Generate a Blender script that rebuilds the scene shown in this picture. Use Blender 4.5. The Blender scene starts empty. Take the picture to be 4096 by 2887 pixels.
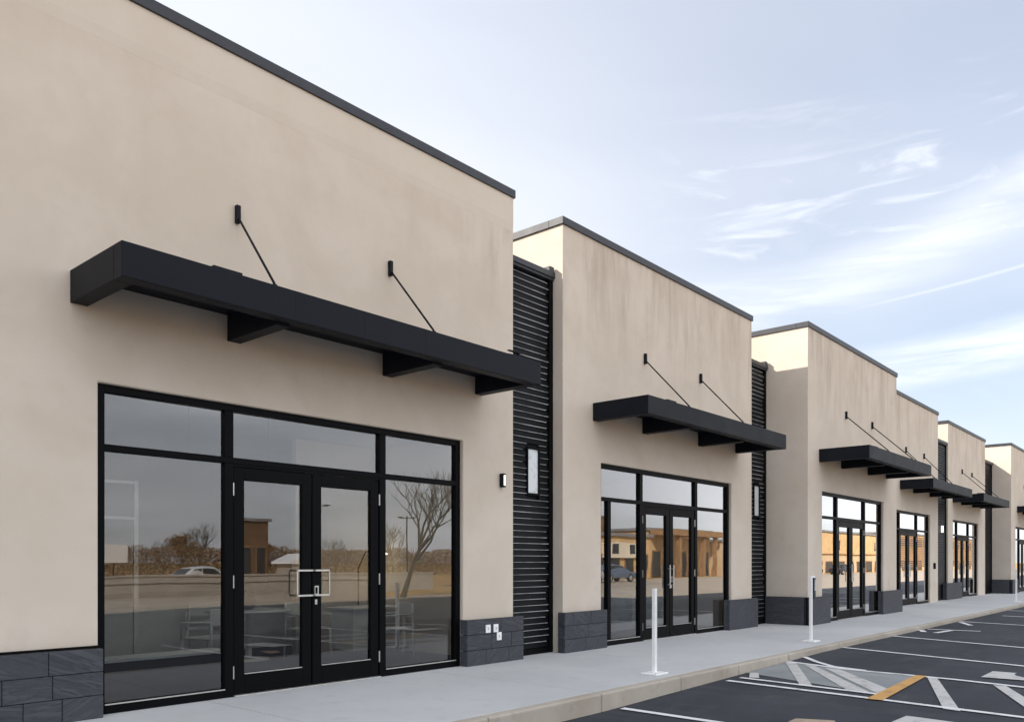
import bpy, bmesh, math, random
from math import radians, sin, cos, pi, sqrt, atan2
from mathutils import Vector, Matrix, noise
random.seed(7)
S = bpy.context.scene
COL = S.collection

# ------------------------------------------------------------------ node helpers
def new_mat(name):
    m = bpy.data.materials.new(name); m.use_nodes = True
    nt = m.node_tree
    b = nt.nodes['Principled BSDF']
    return m, nt, b
def nd(nt, t, **kw):
    n = nt.nodes.new(t)
    for k, v in kw.items():
        if k in n.inputs: n.inputs[k].default_value = v
        else: setattr(n, k, v)
    return n
def math_(nt, op, a, b=None, c=None, clamp=False):
    n = nt.nodes.new('ShaderNodeMath'); n.operation = op; n.use_clamp = clamp
    for i, v in enumerate((a, b, c)):
        if v is None: continue
        if isinstance(v, (int, float)): n.inputs[i].default_value = v
        else: nt.links.new(v, n.inputs[i])
    return n.outputs[0]
def mixc(nt, fac, a, b, mode='MIX'):
    n = nt.nodes.new('ShaderNodeMix'); n.data_type = 'RGBA'; n.blend_type = mode
    for s, v in ((n.inputs[0], fac), (n.inputs[6], a), (n.inputs[7], b)):
        if isinstance(v, (int, float)): s.default_value = v
        elif isinstance(v, tuple): s.default_value = v if len(v) == 4 else (*v, 1)
        else: nt.links.new(v, s)
    return n.outputs[2]
def ramp(nt, v, a, b, c0=(0, 0, 0, 1), c1=(1, 1, 1, 1)):
    n = nt.nodes.new('ShaderNodeMapRange'); n.interpolation_type = 'SMOOTHSTEP'
    n.inputs[1].default_value = a; n.inputs[2].default_value = b
    nt.links.new(v, n.inputs[0])
    return n.outputs[0]
def coords(nt, scale=(1, 1, 1), rot=(0, 0, 0), world=True):
    g = nt.nodes.new('ShaderNodeNewGeometry') if world else nt.nodes.new('ShaderNodeTexCoord')
    o = g.outputs['Position'] if world else g.outputs['Object']
    m = nd(nt, 'ShaderNodeMapping'); m.inputs['Scale'].default_value = scale; m.inputs['Rotation'].default_value = rot
    nt.links.new(o, m.inputs[0])
    return m.outputs[0]
def noise_(nt, vec, scale, detail=4, rough=.55, dist=0):
    n = nd(nt, 'ShaderNodeTexNoise'); n.inputs['Scale'].default_value = scale; n.inputs['Detail'].default_value = detail
    n.inputs['Roughness'].default_value = rough; n.inputs['Distortion'].default_value = dist
    nt.links.new(vec, n.inputs['Vector'])
    return n.outputs[0]
def bump(nt, b, h, strength=.3, dist=.01):
    n = nd(nt, 'ShaderNodeBump'); n.inputs['Strength'].default_value = strength; n.inputs['Distance'].default_value = dist
    nt.links.new(h, n.inputs['Height']); nt.links.new(n.outputs[0], b.inputs['Normal'])

# ------------------------------------------------------------------ materials
def mat_stucco():
    m, nt, b = new_mat('beige_stucco')
    P = coords(nt)
    big = noise_(nt, P, .9, 5, .55, .6)
    mid = noise_(nt, P, 3.5, 5, .6, .3)
    c = mixc(nt, ramp(nt, big, .3, .72), (.625, .548, .46), (.685, .608, .523))
    c = mixc(nt, math_(nt, 'MULTIPLY', ramp(nt, mid, .45, .75), .3), c, (.58, .495, .405))
    # rain streaks running down from the parapet
    st = noise_(nt, coords(nt, (1.5, 1.5, .26)), 1.5, 7, .6, .7)
    st2 = noise_(nt, coords(nt, (5, 5, .35)), 1.5, 5, .6, .5)
    g = nt.nodes.new('ShaderNodeNewGeometry'); sp = nd(nt, 'ShaderNodeSeparateXYZ'); nt.links.new(g.outputs['Position'], sp.inputs[0])
    sn = nd(nt, 'ShaderNodeSeparateXYZ'); nt.links.new(g.outputs['Normal'], sn.inputs[0])
    top = ramp(nt, sp.outputs[2], 4.2, 6.9)
    xm = math_(nt, 'ADD', math_(nt, 'MULTIPLY', ramp(nt, sp.outputs[0], 7.4, 9.6), .85), .15)
    k = math_(nt, 'MULTIPLY', math_(nt, 'MULTIPLY', ramp(nt, math_(nt, 'ADD', math_(nt, 'MULTIPLY', st, .75), math_(nt, 'MULTIPLY', st2, .25)), .42, .70), top), math_(nt, 'MULTIPLY', math_(nt, 'MULTIPLY', xm, .52), ramp(nt, math_(nt, 'ABSOLUTE', sn.outputs[0]), .6, .2)))
    c = mixc(nt, k, c, (.31, .24, .185))
    low = math_(nt, 'MULTIPLY', ramp(nt, noise_(nt, coords(nt, (1.5, 1.5, .6)), 2.2, 5, .6), .5, .75), math_(nt, 'MULTIPLY', math_(nt, 'SUBTRACT', 1.0, ramp(nt, sp.outputs[2], .6, 1.3)), .25))
    c = mixc(nt, low, c, (.42, .36, .30))
    nt.links.new(c, b.inputs['Base Color']); b.inputs['Roughness'].default_value = .93; b.inputs['Specular IOR Level'].default_value = .2
    f = noise_(nt, P, 130, 3, .6); f2 = noise_(nt, P, 9, 4, .6)
    bump(nt, b, math_(nt, 'ADD', math_(nt, 'MULTIPLY', f, .35), math_(nt, 'MULTIPLY', f2, .65)), .22, .012)
    return m
def mat_stucco_plain():
    m, nt, b = new_mat('pale_stucco_band')
    n = noise_(nt, coords(nt), 1.2, 5, .6)
    nt.links.new(mixc(nt, ramp(nt, n, .3, .7), (.645, .572, .485), (.685, .612, .525)), b.inputs['Base Color']); b.inputs['Roughness'].default_value = .93
    bump(nt, b, noise_(nt, coords(nt), 130, 3, .6), .15, .01)
    return m
def mat_metal(name, col, rough=.42, metal=0, spec=.4, var=.25, scale=6):
    m, nt, b = new_mat(name)
    n = noise_(nt, coords(nt, (1, 1, 1)), scale, 4, .6)
    c = mixc(nt, ramp(nt, n, .3, .7), tuple(x * (1 - var) for x in col), tuple(x * (1 + var) for x in col))
    nt.links.new(c, b.inputs['Base Color']); b.inputs['Metallic'].default_value = metal
    r = math_(nt, 'ADD', math_(nt, 'MULTIPLY', n, .18), rough - .09); nt.links.new(r, b.inputs['Roughness'])
    b.inputs['Specular IOR Level'].default_value = spec
    return m
def mat_stone():
    m, nt, b = new_mat('dark_slate')
    g = nt.nodes.new('ShaderNodeNewGeometry')
    rnd = g.outputs['Random Per Island']
    tc = nt.nodes.new('ShaderNodeNewGeometry')
    vr = nd(nt, 'ShaderNodeVectorRotate'); vr.rotation_type = 'EULER_XYZ'
    cb = nd(nt, 'ShaderNodeCombineXYZ'); nt.links.new(math_(nt, 'MULTIPLY', math_(nt, 'SUBTRACT', rnd, .5), 1.7), cb.inputs[1]); nt.links.new(math_(nt, 'MULTIPLY', rnd, 9), cb.inputs[2])
    ad = nd(nt, 'ShaderNodeVectorMath'); ad.operation = 'ADD'
    nt.links.new(tc.outputs['Position'], ad.inputs[0]); cb2 = nd(nt, 'ShaderNodeCombineXYZ'); nt.links.new(math_(nt, 'MULTIPLY', rnd, 31), cb2.inputs[0]); nt.links.new(math_(nt, 'MULTIPLY', rnd, 17), cb2.inputs[2])
    cb.inputs[2].default_value = 0
    for l in list(cb.inputs[2].links): nt.links.remove(l)
    nt.links.new(tc.outputs['Position'], vr.inputs['Vector']); nt.links.new(cb.outputs[0], vr.inputs['Rotation'])
    nt.links.new(vr.outputs[0], ad.inputs[0]); nt.links.new(cb2.outputs[0], ad.inputs[1])
    mp = nd(nt, 'ShaderNodeMapping'); mp.inputs['Scale'].default_value = (.55, .55, 5.5); nt.links.new(ad.outputs[0], mp.inputs[0])
    v = noise_(nt, mp.outputs[0], 3.2, 7, .62, 1.1)
    vein = ramp(nt, math_(nt, 'ABSOLUTE', math_(nt, 'SUBTRACT', v, .5)), 0, .06)
    fine = noise_(nt, coords(nt), 60, 4, .7)
    c = mixc(nt, ramp(nt, v, .25, .75), (.036, .039, .047), (.070, .074, .086))
    c = mixc(nt, math_(nt, 'MULTIPLY', math_(nt, 'SUBTRACT', 1.0, vein), .9), c, (.022, .024, .03))
    c = mixc(nt, math_(nt, 'MULTIPLY', ramp(nt, rnd, 0, 1), .35), c, (.055, .06, .073))
    c = mixc(nt, math_(nt, 'MULTIPLY', fine, .25), c, (.105, .11, .125))
    nt.links.new(c, b.inputs['Base Color']); b.inputs['Roughness'].default_value = .68; b.inputs['Specular IOR Level'].default_value = .35
    bump(nt, b, math_(nt, 'ADD', v, math_(nt, 'MULTIPLY', fine, .35)), .35, .012)
    return m
def mat_concrete(name, c0, c1, stain=(.3, .28, .25), sc=1.0, sfac=.35):
    m, nt, b = new_mat(name)
    P = coords(nt)
    n1 = noise_(nt, P, .8 * sc, 6, .6, .5); n2 = noise_(nt, P, 7 * sc, 5, .65); n3 = noise_(nt, P, 140, 3, .6)
    c = mixc(nt, ramp(nt, n1, .28, .72), c0, c1)
    c = mixc(nt, math_(nt, 'MULTIPLY', ramp(nt, n2, .5, .78), sfac), c, stain)
    c = mixc(nt, math_(nt, 'MULTIPLY', ramp(nt, n3, .5, .75), .16), c, stain)
    nt.links.new(c, b.inputs['Base Color']); b.inputs['Roughness'].default_value = .88; b.inputs['Specular IOR Level'].default_value = .3
    bump(nt, b, math_(nt, 'ADD', n3, n2), .15, .006)
    return m
def mat_asphalt():
    m, nt, b = new_mat('asphalt')
    P = coords(nt)
    n1 = noise_(nt, coords(nt, (.5, 1, 1)), .55, 6, .62, .8); n2 = noise_(nt, P, 90, 3, .7)
    n4 = noise_(nt, coords(nt, (3.0, .45, 1), (0, 0, .06)), 1.1, 5, .6, .3)
    c = mixc(nt, ramp(nt, n1, .3, .72), (.019, .022, .030), (.042, .046, .057))
    c = mixc(nt, math_(nt, 'MULTIPLY', ramp(nt, n4, .5, .72), .45), c, (.068, .07, .08))
    c = mixc(nt, math_(nt, 'MULTIPLY', ramp(nt, n2, .52, .8), .55), c, (.11, .11, .12))
    oil = ramp(nt, noise_(nt, P, 1.9, 5, .6, .4), .62, .74)
    c = mixc(nt, math_(nt, 'MULTIPLY', oil, .6), c, (.012, .012, .014))
    dust = ramp(nt, noise_(nt, coords(nt, (1, 2.2, 1)), .8, 6, .7), .54, .72)
    c = mixc(nt, math_(nt, 'MULTIPLY', dust, .35), c, (.10, .095, .09))
    vo = nd(nt, 'ShaderNodeTexVoronoi'); vo.feature = 'DISTANCE_TO_EDGE'; vo.inputs['Scale'].default_value = .55
    wv = nd(nt, 'ShaderNodeVectorMath'); wv.operation = 'ADD'
    nn = nd(nt, 'ShaderNodeTexNoise'); nn.inputs['Scale'].default_value = 2.2; nn.inputs['Detail'].default_value = 5
    nt.links.new(P, nn.inputs[0]); sc_ = nd(nt, 'ShaderNodeVectorMath'); sc_.operation = 'SCALE'; sc_.inputs[3].default_value = .8
    nt.links.new(nn.outputs[1], sc_.inputs[0]); nt.links.new(P, wv.inputs[0]); nt.links.new(sc_.outputs[0], wv.inputs[1]); nt.links.new(wv.outputs[0], vo.inputs['Vector'])
    crack = math_(nt, 'MULTIPLY', math_(nt, 'SUBTRACT', 1.0, ramp(nt, vo.outputs[0], 0, .008)), ramp(nt, n1, .5, .7))
    c = mixc(nt, math_(nt, 'MULTIPLY', crack, .55), c, (.012, .012, .014))
    nt.links.new(c, b.inputs['Base Color']); b.inputs['Roughness'].default_value = .8; b.inputs['Specular IOR Level'].default_value = .35
    bump(nt, b, n2, .5, .006)
    return m
def mat_paint(name, col, wear=(.08, .08, .09), amt=.5):
    m, nt, b = new_mat(name)
    P = coords(nt)
    n = noise_(nt, P, 5, 6, .68); f = noise_(nt, P, 110, 3, .7)
    k = math_(nt, 'MULTIPLY', ramp(nt, math_(nt, 'ADD', math_(nt, 'MULTIPLY', n, .55), math_(nt, 'MULTIPLY', f, .45)), .50, .68), amt)
    c = mixc(nt, k, col, wear)
    nt.links.new(c, b.inputs['Base Color']); b.inputs['Roughness'].default_value = .7
    bump(nt, b, f, .4, .004)
    return m
def mat_plain(name, col, rough=.6, var=.12, scale=4, metal=0, spec=.4):
    return mat_metal(name, col, rough, metal, spec, var, scale)
def mat_glass(name, tint=(.60, .63, .64), k0=-.03, k1=4.2):
    m = bpy.data.materials.new(name); m.use_nodes = True; nt = m.node_tree; nt.nodes.clear()
    out = nd(nt, 'ShaderNodeOutputMaterial')
    tr = nd(nt, 'ShaderNodeBsdfTransparent'); tr.inputs[0].default_value = (*tint, 1)
    gl = nd(nt, 'ShaderNodeBsdfGlossy'); gl.inputs['Roughness'].default_value = 0.0; gl.inputs[0].default_value = (.95, .95, .97, 1)
    # slight unevenness of the panes
    P = coords(nt); n = noise_(nt, P, .9, 2, .5)
    bp = nd(nt, 'ShaderNodeBump'); bp.inputs['Strength'].default_value = .05; bp.inputs['Distance'].default_value = .02
    nt.links.new(n, bp.inputs['Height']); nt.links.new(bp.outputs[0], gl.inputs['Normal'])
    fr = nd(nt, 'ShaderNodeFresnel'); fr.inputs[0].default_value = 1.5
    g = nd(nt, 'ShaderNodeNewGeometry')
    f = math_(nt, 'ADD', math_(nt, 'MULTIPLY', fr.outputs[0], k1), k0, clamp=True)
    f = math_(nt, 'MULTIPLY', f, math_(nt, 'SUBTRACT', 1.0, g.outputs['Backfacing']))
    mx = nd(nt, 'ShaderNodeMixShader'); nt.links.new(f, mx.inputs[0]); nt.links.new(tr.outputs[0], mx.inputs[1]); nt.links.new(gl.outputs[0], mx.inputs[2])
    nt.links.new(mx.outputs[0], out.inputs[0])
    return m
def mat_emit(name, col, st):
    m, nt, b = new_mat(name); b.inputs['Base Color'].default_value = (*col, 1)
    b.inputs['Emission Color'].default_value = (*col, 1); b.inputs['Emission Strength'].default_value = st
    return m
def mat_foliage(name, c0, c1):
    m, nt, b = new_mat(name)
    g = nd(nt, 'ShaderNodeNewGeometry')
    c = mixc(nt, g.outputs['Random Per Island'], c0, c1)
    nt.links.new(c, b.inputs['Base Color']); b.inputs['Roughness'].default_value = .8
    return m

M = dict(
 stucco=mat_stucco(), stucco_plain=mat_stucco_plain(), stone=mat_stone(), asphalt=mat_asphalt(),
 metal=mat_metal('black_metal', (.0075, .0095, .0145), .55, 0, .15, .12, 3),
 cap=mat_metal('charcoal_flashing', (.036, .04, .05), .5, 0, .4, .2, 5),
 frame=mat_metal('black_anodised_aluminium', (.002, .0024, .0034), .5, 0, .09, .15, 3),
 gap=mat_plain('mortar_black', (.012, .012, .014), .9),
 board=mat_metal('black_cladding', (.004, .0047, .006), .5, 0, .12, .3, 4),
 strip=mat_metal('aluminium_strip', (.42, .43, .45), .5, .0, .4, .5, 2.3),
 steel=mat_metal('brushed_steel', (.62, .61, .58), .32, .6, .5, .08, 20),
 white=mat_plain('white_paint', (.88, .88, .87), .5, .04, 8),
 road=mat_concrete('pale_aggregate', (.40, .33, .25), (.47, .40, .31), (.28, .23, .17), .3, .4),
 walk=mat_concrete('walkway_concrete', (.50, .505, .51), (.57, .575, .575), (.39, .38, .37), .6, .4),
 kerb=mat_concrete('kerb_concrete', (.40, .35, .29), (.50, .455, .39), (.30, .25, .19), 1.1, .45),
 conc=mat_concrete('pale_concrete', (.42, .39, .34), (.52, .48, .42)),
 ramp=mat_concrete('ramp_concrete', (.24, .255, .26), (.31, .325, .33), (.18, .185, .19), 1.2, .3),
 pw=mat_paint('white_line_paint', (.80, .80, .80), (.14, .14, .15), .9),
 pg=mat_paint('faded_line_paint', (.56, .55, .53), (.10, .10, .11), .95),
 po=mat_paint('ochre_line_paint', (.62, .34, .10), (.16, .11, .06), .85),
 pt=mat_paint('worn_tan_paint', (.42, .33, .24), (.06, .06, .065), 1.0),
 glass=mat_glass('clear_glass'), 
 bglass=mat_plain('dark_window', (.03, .035, .04), .12, .1, 2),
 floor=mat_plain('dark_floor', (.006, .006, .007), .75, .3, 2, 0, .1),
 iwall=mat_plain('plaster', (.60, .52, .43), .9, .05, 1.5),
 ceil=mat_plain('ceiling_white', (.62, .64, .66), .9, .04, 1.5),
 chair=mat_plain('white_plastic', (.80, .79, .76), .45, .05, 4),
 wood=mat_plain('pale_wood', (.50, .40, .28), .55, .25, 5),
 shade=mat_emit('lamp_glow', (1, .86, .62), 5), strip_l=mat_emit('pendant_and_fill_glow', (1, .93, .82), 9),
 wlamp=mat_emit('wall_lamp_glow', (1, .93, .82), 1.1),
 field=mat_concrete('dry_grass', (.46, .28, .10), (.58, .37, .15), (.28, .17, .06), .12, .5),
 gold=mat_plain('ochre_render', (.62, .42, .21), .9, .12, .8), tan=mat_plain('tan_render', (.60, .46, .29), .9, .1, .6),
 cream=mat_plain('cream_render', (.78, .70, .56), .9, .06, .6), brown=mat_plain('brown_cladding', (.16, .095, .05), .8, .25, 1.2),
 roof=mat_plain('grey_roof', (.24, .24, .25), .7, .2, 1.5), rust=mat_plain('timber_brown', (.30, .17, .075), .8, .25, 2),
 bark=mat_plain('bark', (.06, .045, .034), .95, .3, 9),
 leaf=mat_foliage('autumn_leaves', (.15, .078, .022), (.27, .145, .045)),
 blue=mat_plain('blue_car_paint', (.14, .18, .25), .25, .1, 2, .3), silver=mat_plain('silver_car_paint', (.45, .46, .48), .25, .06, 2, .4),
 whitecar=mat_plain('white_car_paint', (.75, .75, .75), .25, .04, 2), dark=mat_plain('black_car_paint', (.02, .02, .024), .2, .1, 2),
 tyre=mat_plain('tyre_rubber', (.018, .018, .018), .85, .2, 9), rim=mat_plain('alloy_rim', (.55, .55, .56), .3, .05, 5, .7),
 lampred=mat_plain('red_lens', (.35, .02, .02), .3),
)

# ------------------------------------------------------------------ mesh helpers
class MB:
    def __init__(s): s.v = []; s.f = []
    def quad(s, a, b, c, d):
        i = len(s.v); s.v += [a, b, c, d]; s.f.append((i, i+1, i+2, i+3))
    def poly(s, pts):
        i = len(s.v); s.v += list(pts); s.f.append(tuple(range(i, i+len(pts))))
    def box(s, x0, x1, y0, y1, z0, z1):
        i = len(s.v)
        s.v += [(x0,y0,z0),(x1,y0,z0),(x1,y1,z0),(x0,y1,z0),(x0,y0,z1),(x1,y0,z1),(x1,y1,z1),(x0,y1,z1)]
        s.f += [tuple(i+k for k in q) for q in ((0,3,2,1),(4,5,6,7),(0,1,5,4),(1,2,6,5),(2,3,7,6),(3,0,4,7))]
        return s
    def tube(s, pts, r, n=8, r1=None):
        pts = [Vector(p) for p in pts]; L = len(pts); base = len(s.v)
        for k, p in enumerate(pts):
            t = (pts[min(k+1, L-1)] - pts[max(k-1, 0)]).normalized()
            a = t.cross(Vector((0, 0, 1)) if abs(t.z) < .9 else Vector((1, 0, 0))).normalized(); b = t.cross(a)
            rr = r if r1 is None else r + (r1-r)*k/max(1, L-1)
            for j in range(n):
                q = p + (a*cos(2*pi*j/n) + b*sin(2*pi*j/n))*rr; s.v.append(tuple(q))
        for k in range(L-1):
            for j in range(n):
                s.f.append((base+k*n+j, base+k*n+(j+1) % n, base+(k+1)*n+(j+1) % n, base+(k+1)*n+j))
        s.f.append(tuple(base+j for j in range(n))); s.f.append(tuple(base+(L-1)*n+j for j in reversed(range(n))))
        return s
    def lathe(s, c, prof, n=16):
        base = len(s.v)
        for r, z in prof:
            for j in range(n): s.v.append((c[0]+r*cos(2*pi*j/n), c[1]+r*sin(2*pi*j/n), c[2]+z))
        for k in range(len(prof)-1):
            for j in range(n): s.f.append((base+k*n+j, base+k*n+(j+1) % n, base+(k+1)*n+(j+1) % n, base+(k+1)*n+j))
        s.f.append(tuple(base+j for j in reversed(range(n)))); s.f.append(tuple(base+(len(prof)-1)*n+j for j in range(n)))
        return s
    def prism(s, pts, y0, y1, inset=None):   # polygon in xz, extruded in y
        n = len(pts); b = len(s.v)
        s.v += [(x, y0, z) for x, z in pts] + [(x, y1, z) for x, z in pts]
        s.f.append(tuple(range(b, b+n))); s.f.append(tuple(reversed(range(b+n, b+2*n))))
        for k in range(n): s.f.append((b+(k+1) % n, b+k, b+n+k, b+n+(k+1) % n))
        return s
    def build(s, name, mat, parent=None, bevel=0, smooth=False, weld=False, seg=2, fix=True):
        me = bpy.data.meshes.new(name)
        o_ = parent
        off = Vector((0, 0, 0))
        while o_ is not None: off += o_.location; o_ = o_.parent
        me.from_pydata([tuple(Vector(v)-off) for v in s.v], [], s.f)
        if weld or fix:
            bm = bmesh.new(); bm.from_mesh(me)
            if weld: bmesh.ops.remove_doubles(bm, verts=bm.verts, dist=.0005)
            if fix: bmesh.ops.recalc_face_normals(bm, faces=bm.faces)
            bm.to_mesh(me); bm.free()
        me.materials.append(mat)
        if smooth:
            for p in me.polygons: p.use_smooth = True
        o = bpy.data.objects.new(name, me); COL.objects.link(o)
        if parent: o.parent = parent
        if bevel:
            md = o.modifiers.new('Bevel', 'BEVEL'); md.width = bevel; md.segments = seg; md.limit_method = 'ANGLE'; md.angle_limit = radians(50)
        return o
def tag(o, label=None, cat=None, group=None, kind=None):
    if label: o['label'] = label
    if cat: o['category'] = cat
    if group: o['group'] = group
    if kind: o['kind'] = kind
    return o
def empty(name, loc, label, cat, group=None):
    o = bpy.data.objects.new(name, None); COL.objects.link(o); o.location = loc; o.empty_display_size = .3
    return tag(o, label, cat, group)
def copy_tree(o, parent=None):
    c = o.copy(); COL.objects.link(c); c.parent = parent
    for ch in list(o.children): copy_tree(ch, c)
    return c

# ------------------------------------------------------------------ ground, lot, walkway
def zg(x): return -.2 + .11*min(1, max(0, (x-7.5)/6.5))
mb = MB(); mb.quad((-2500, -2500, -.32), (2500, -2500, -.32), (2500, 2500, -.32), (-2500, 2500, -.32))
tag(mb.build('ground', M['field']), kind='structure')
xs = [-60, -20, 0, 5, 7.5, 9, 10.5, 12, 14, 20, 30, 42, 60, 120, 260]
mb = MB()
for a, b in zip(xs, xs[1:]):
    yb = -18 if b <= 30 else -11
    mb.quad((a, yb, zg(a)), (b, yb, zg(b)), (b, -2.80, zg(b)), (a, -2.80, zg(a)))
LOT = mb.build('parking_lot', M['asphalt'], weld=True); tag(LOT, kind='structure')
mb = MB(); mb.quad((-60, -22, -.21), (42, -22, -.21), (42, -10, -.21), (-60, -10, -.21)); mb.quad((42, -36, -.21), (270, -36, -.21), (270, -10, -.21), (42, -10, -.21))
tag(mb.build('access_road', M['road']), kind='structure')
def patch(name, quad, mat, lift=.010, nu=44, nv=6, label=None):
    a, b, c, d = [Vector(p) for p in quad]; m_ = MB()
    def P(u, v):
        p = (a*(1-u)+b*u)*(1-v) + (d*(1-u)+c*u)*v
        return (p.x, p.y, zg(p.x)+lift)
    for i in range(nu):
        for j in range(nv):
            m_.quad(P(i/nu, j/nv), P((i+1)/nu, j/nv), P((i+1)/nu, (j+1)/nv), P(i/nu, (j+1)/nv))
    o = m_.build(name, mat, LOT, weld=True)
    if label: o['label'] = label
    return o
def line(pts, w=.1, mat='pw', name='parking_line', lift=.011):
    m_ = MB(); P = []
    fine = []
    for (x0, y0), (x1, y1) in zip(pts, pts[1:]):
        for k in range(24): fine.append((x0+(x1-x0)*k/24, y0+(y1-y0)*k/24))
    fine.append(pts[-1])
    for k, (x, y) in enumerate(fine):
        q0 = fine[max(0, k-1)]; q1 = fine[min(len(fine)-1, k+1)]
        dx, dy = q1[0]-q0[0], q1[1]-q0[1]; l = sqrt(dx*dx+dy*dy); nx, ny = -dy/l*w/2, dx/l*w/2
        P.append(((x+nx, y+ny, zg(x+nx)+lift), (x-nx, y-ny, zg(x-nx)+lift)))
    for p, q in zip(P, P[1:]): m_.quad(p[0], q[0], q[1], p[1])
    return m_.build(name, M[mat], LOT, weld=True)
line([(7.72, -2.9), (7.66, -5.0), (7.6, -7.6)], .10)
line([(10.22, -2.94), (10.02, -4.83), (9.83, -6.5), (9.65, -8.2)], .10)
line([(10.56, -2.97), (10.35, -4.84)], .09)
line([(12.5, -2.84), (12.38, -3.3), (12.2, -3.85), (12.16, -4.6), (12.1, -5.3), (11.92, -6.2), (11.7, -8)], .10)
line([(13.2, -2.84), (12.75, -3.2), (12.38, -3.58), (12.24, -4.1)], .09)
line([(15.0, -2.84), (14.05, -5.8), (13.4, -7.8)], .11)
line([(18.0, -2.84), (17.08, -5.3), (16.2, -7.6)], .11)
line([(20.38, -2.9), (20.52, -3.95)], .12)
line([(20.0, -2.86), (19.5, -3.05)], .12); line([(19.4, -3.3), (20.45, -3.42)], .12)
line([(23.6, -2.86), (23.0, -4.9), (22.5, -6.6)], .12)
line([(23.3, -2.95), (22.27, -3.4)], .12)
line([(26.9, -3.25), (26.4, -5.2)], .13)
for k in range(6): line([(30+3.1*k, -2.9), (29.2+3.1*k, -6.5)], .13)
patch('ramp_surface', [(11.05, -2.84), (12.46, -2.84), (12.14, -4.87), (10.40, -4.82)], M['ramp'], .005, label='smooth grey concrete surface under the hatching')
for q in ([(12.42, -2.84), (12.44, -3.0), (10.40, -4.04), (10.42, -3.86)], [(12.34, -3.16), (12.30, -3.34), (10.37, -4.76), (10.38, -4.48)], [(12.15, -3.54), (12.13, -3.78), (10.82, -4.82), (10.40, -4.82)],
          [(10.64, -3.06), (10.68, -3.19), (11.12, -2.98), (11.06, -2.88)]):
    patch('hatch_stripe', q, M['pg'], .010)
patch('wheel_stop_stripe', [(9.92, -4.84), (9.94, -5.02), (12.18, -4.93), (12.16, -4.79)], M['po'], .015, label='ochre painted stripe closing off the hatched area')
patch('hatch_stripe', [(12.12, -4.95), (12.16, -5.06), (9.80, -5.86), (9.84, -5.68)], M['pg'], .010)
patch('hatch_stripe', [(11.90, -5.78), (11.92, -5.92), (9.7, -6.85), (9.7, -6.65)], M['pg'], .010)
# pavement symbol: white block with an oval opening
m_ = MB(); cxs, cys = 13.2, -6.12
N = 40; outer = []; inner = []
def rect_pt(t):
    a_, b_ = cos(t), sin(t); k = 1/max(abs(a_), abs(b_)); return a_*k, b_*k
for k in range(N):
    t = 2*pi*k/N; rx, ry = rect_pt(t)
    outer.append((cxs+rx*.66-ry*.03, cys+ry*.60, zg(13)+.005)); inner.append((cxs+.40*cos(t), cys+.31*sin(t), zg(13)+.005))
for k in range(N): m_.quad(outer[k], outer[(k+1) % N], inner[(k+1) % N], inner[k])
o = m_.build('pavement_symbol', M['pg'], LOT, weld=True); o['label'] = 'white painted block with an oval opening'
patch('pavement_symbol', [(8.78, -5.45), (9.2, -5.48), (9.1, -6.4), (8.5, -6.4)], M['pg'], .010)
patch('worn_paint_patch', [(8.15, -4.63), (8.36, -4.63), (8.50, -4.98), (8.22, -5.1)], M['pt'], .010)

# walkway with tooled joints
js = [-14, -9, -5, -2.0, 1.2, 4.35, 7.5, 10.6, 13.7, 16.9, 20.1, 23.3, 26.5, 29.7, 33, 36.5, 40, 44, 48, 54, 60]
mb = MB()
for a, b in zip(js, js[1:]):
    mb.box(a+.006, b-.006, -2.665, .30, -.25, 0)
WALK = mb.build('walkway', M['walk'], bevel=.006); tag(WALK, kind='structure')
mb = MB(); mb.box(-14, 60, -2.8, .3, -.3, -.012); mb.build('joint_fill', M['gap'], WALK)
# kerb
ks = [-14, -10, -6, -2.6, .2, 2.9, 5.6, 7.44, 9.2, 10.83, 12.6, 14.2, 15.96, 17.4, 19.6, 22.1, 25, 28, 31, 34, 38, 42, 47, 53, 60]
mb = MB()
for a, b in zip(ks, ks[1:]): mb.box(a+.004, b-.004, -2.82, -2.671, -.3, .002)
tag(mb.build('kerb', M['kerb'], bevel=.022, seg=3), kind='structure')

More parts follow.
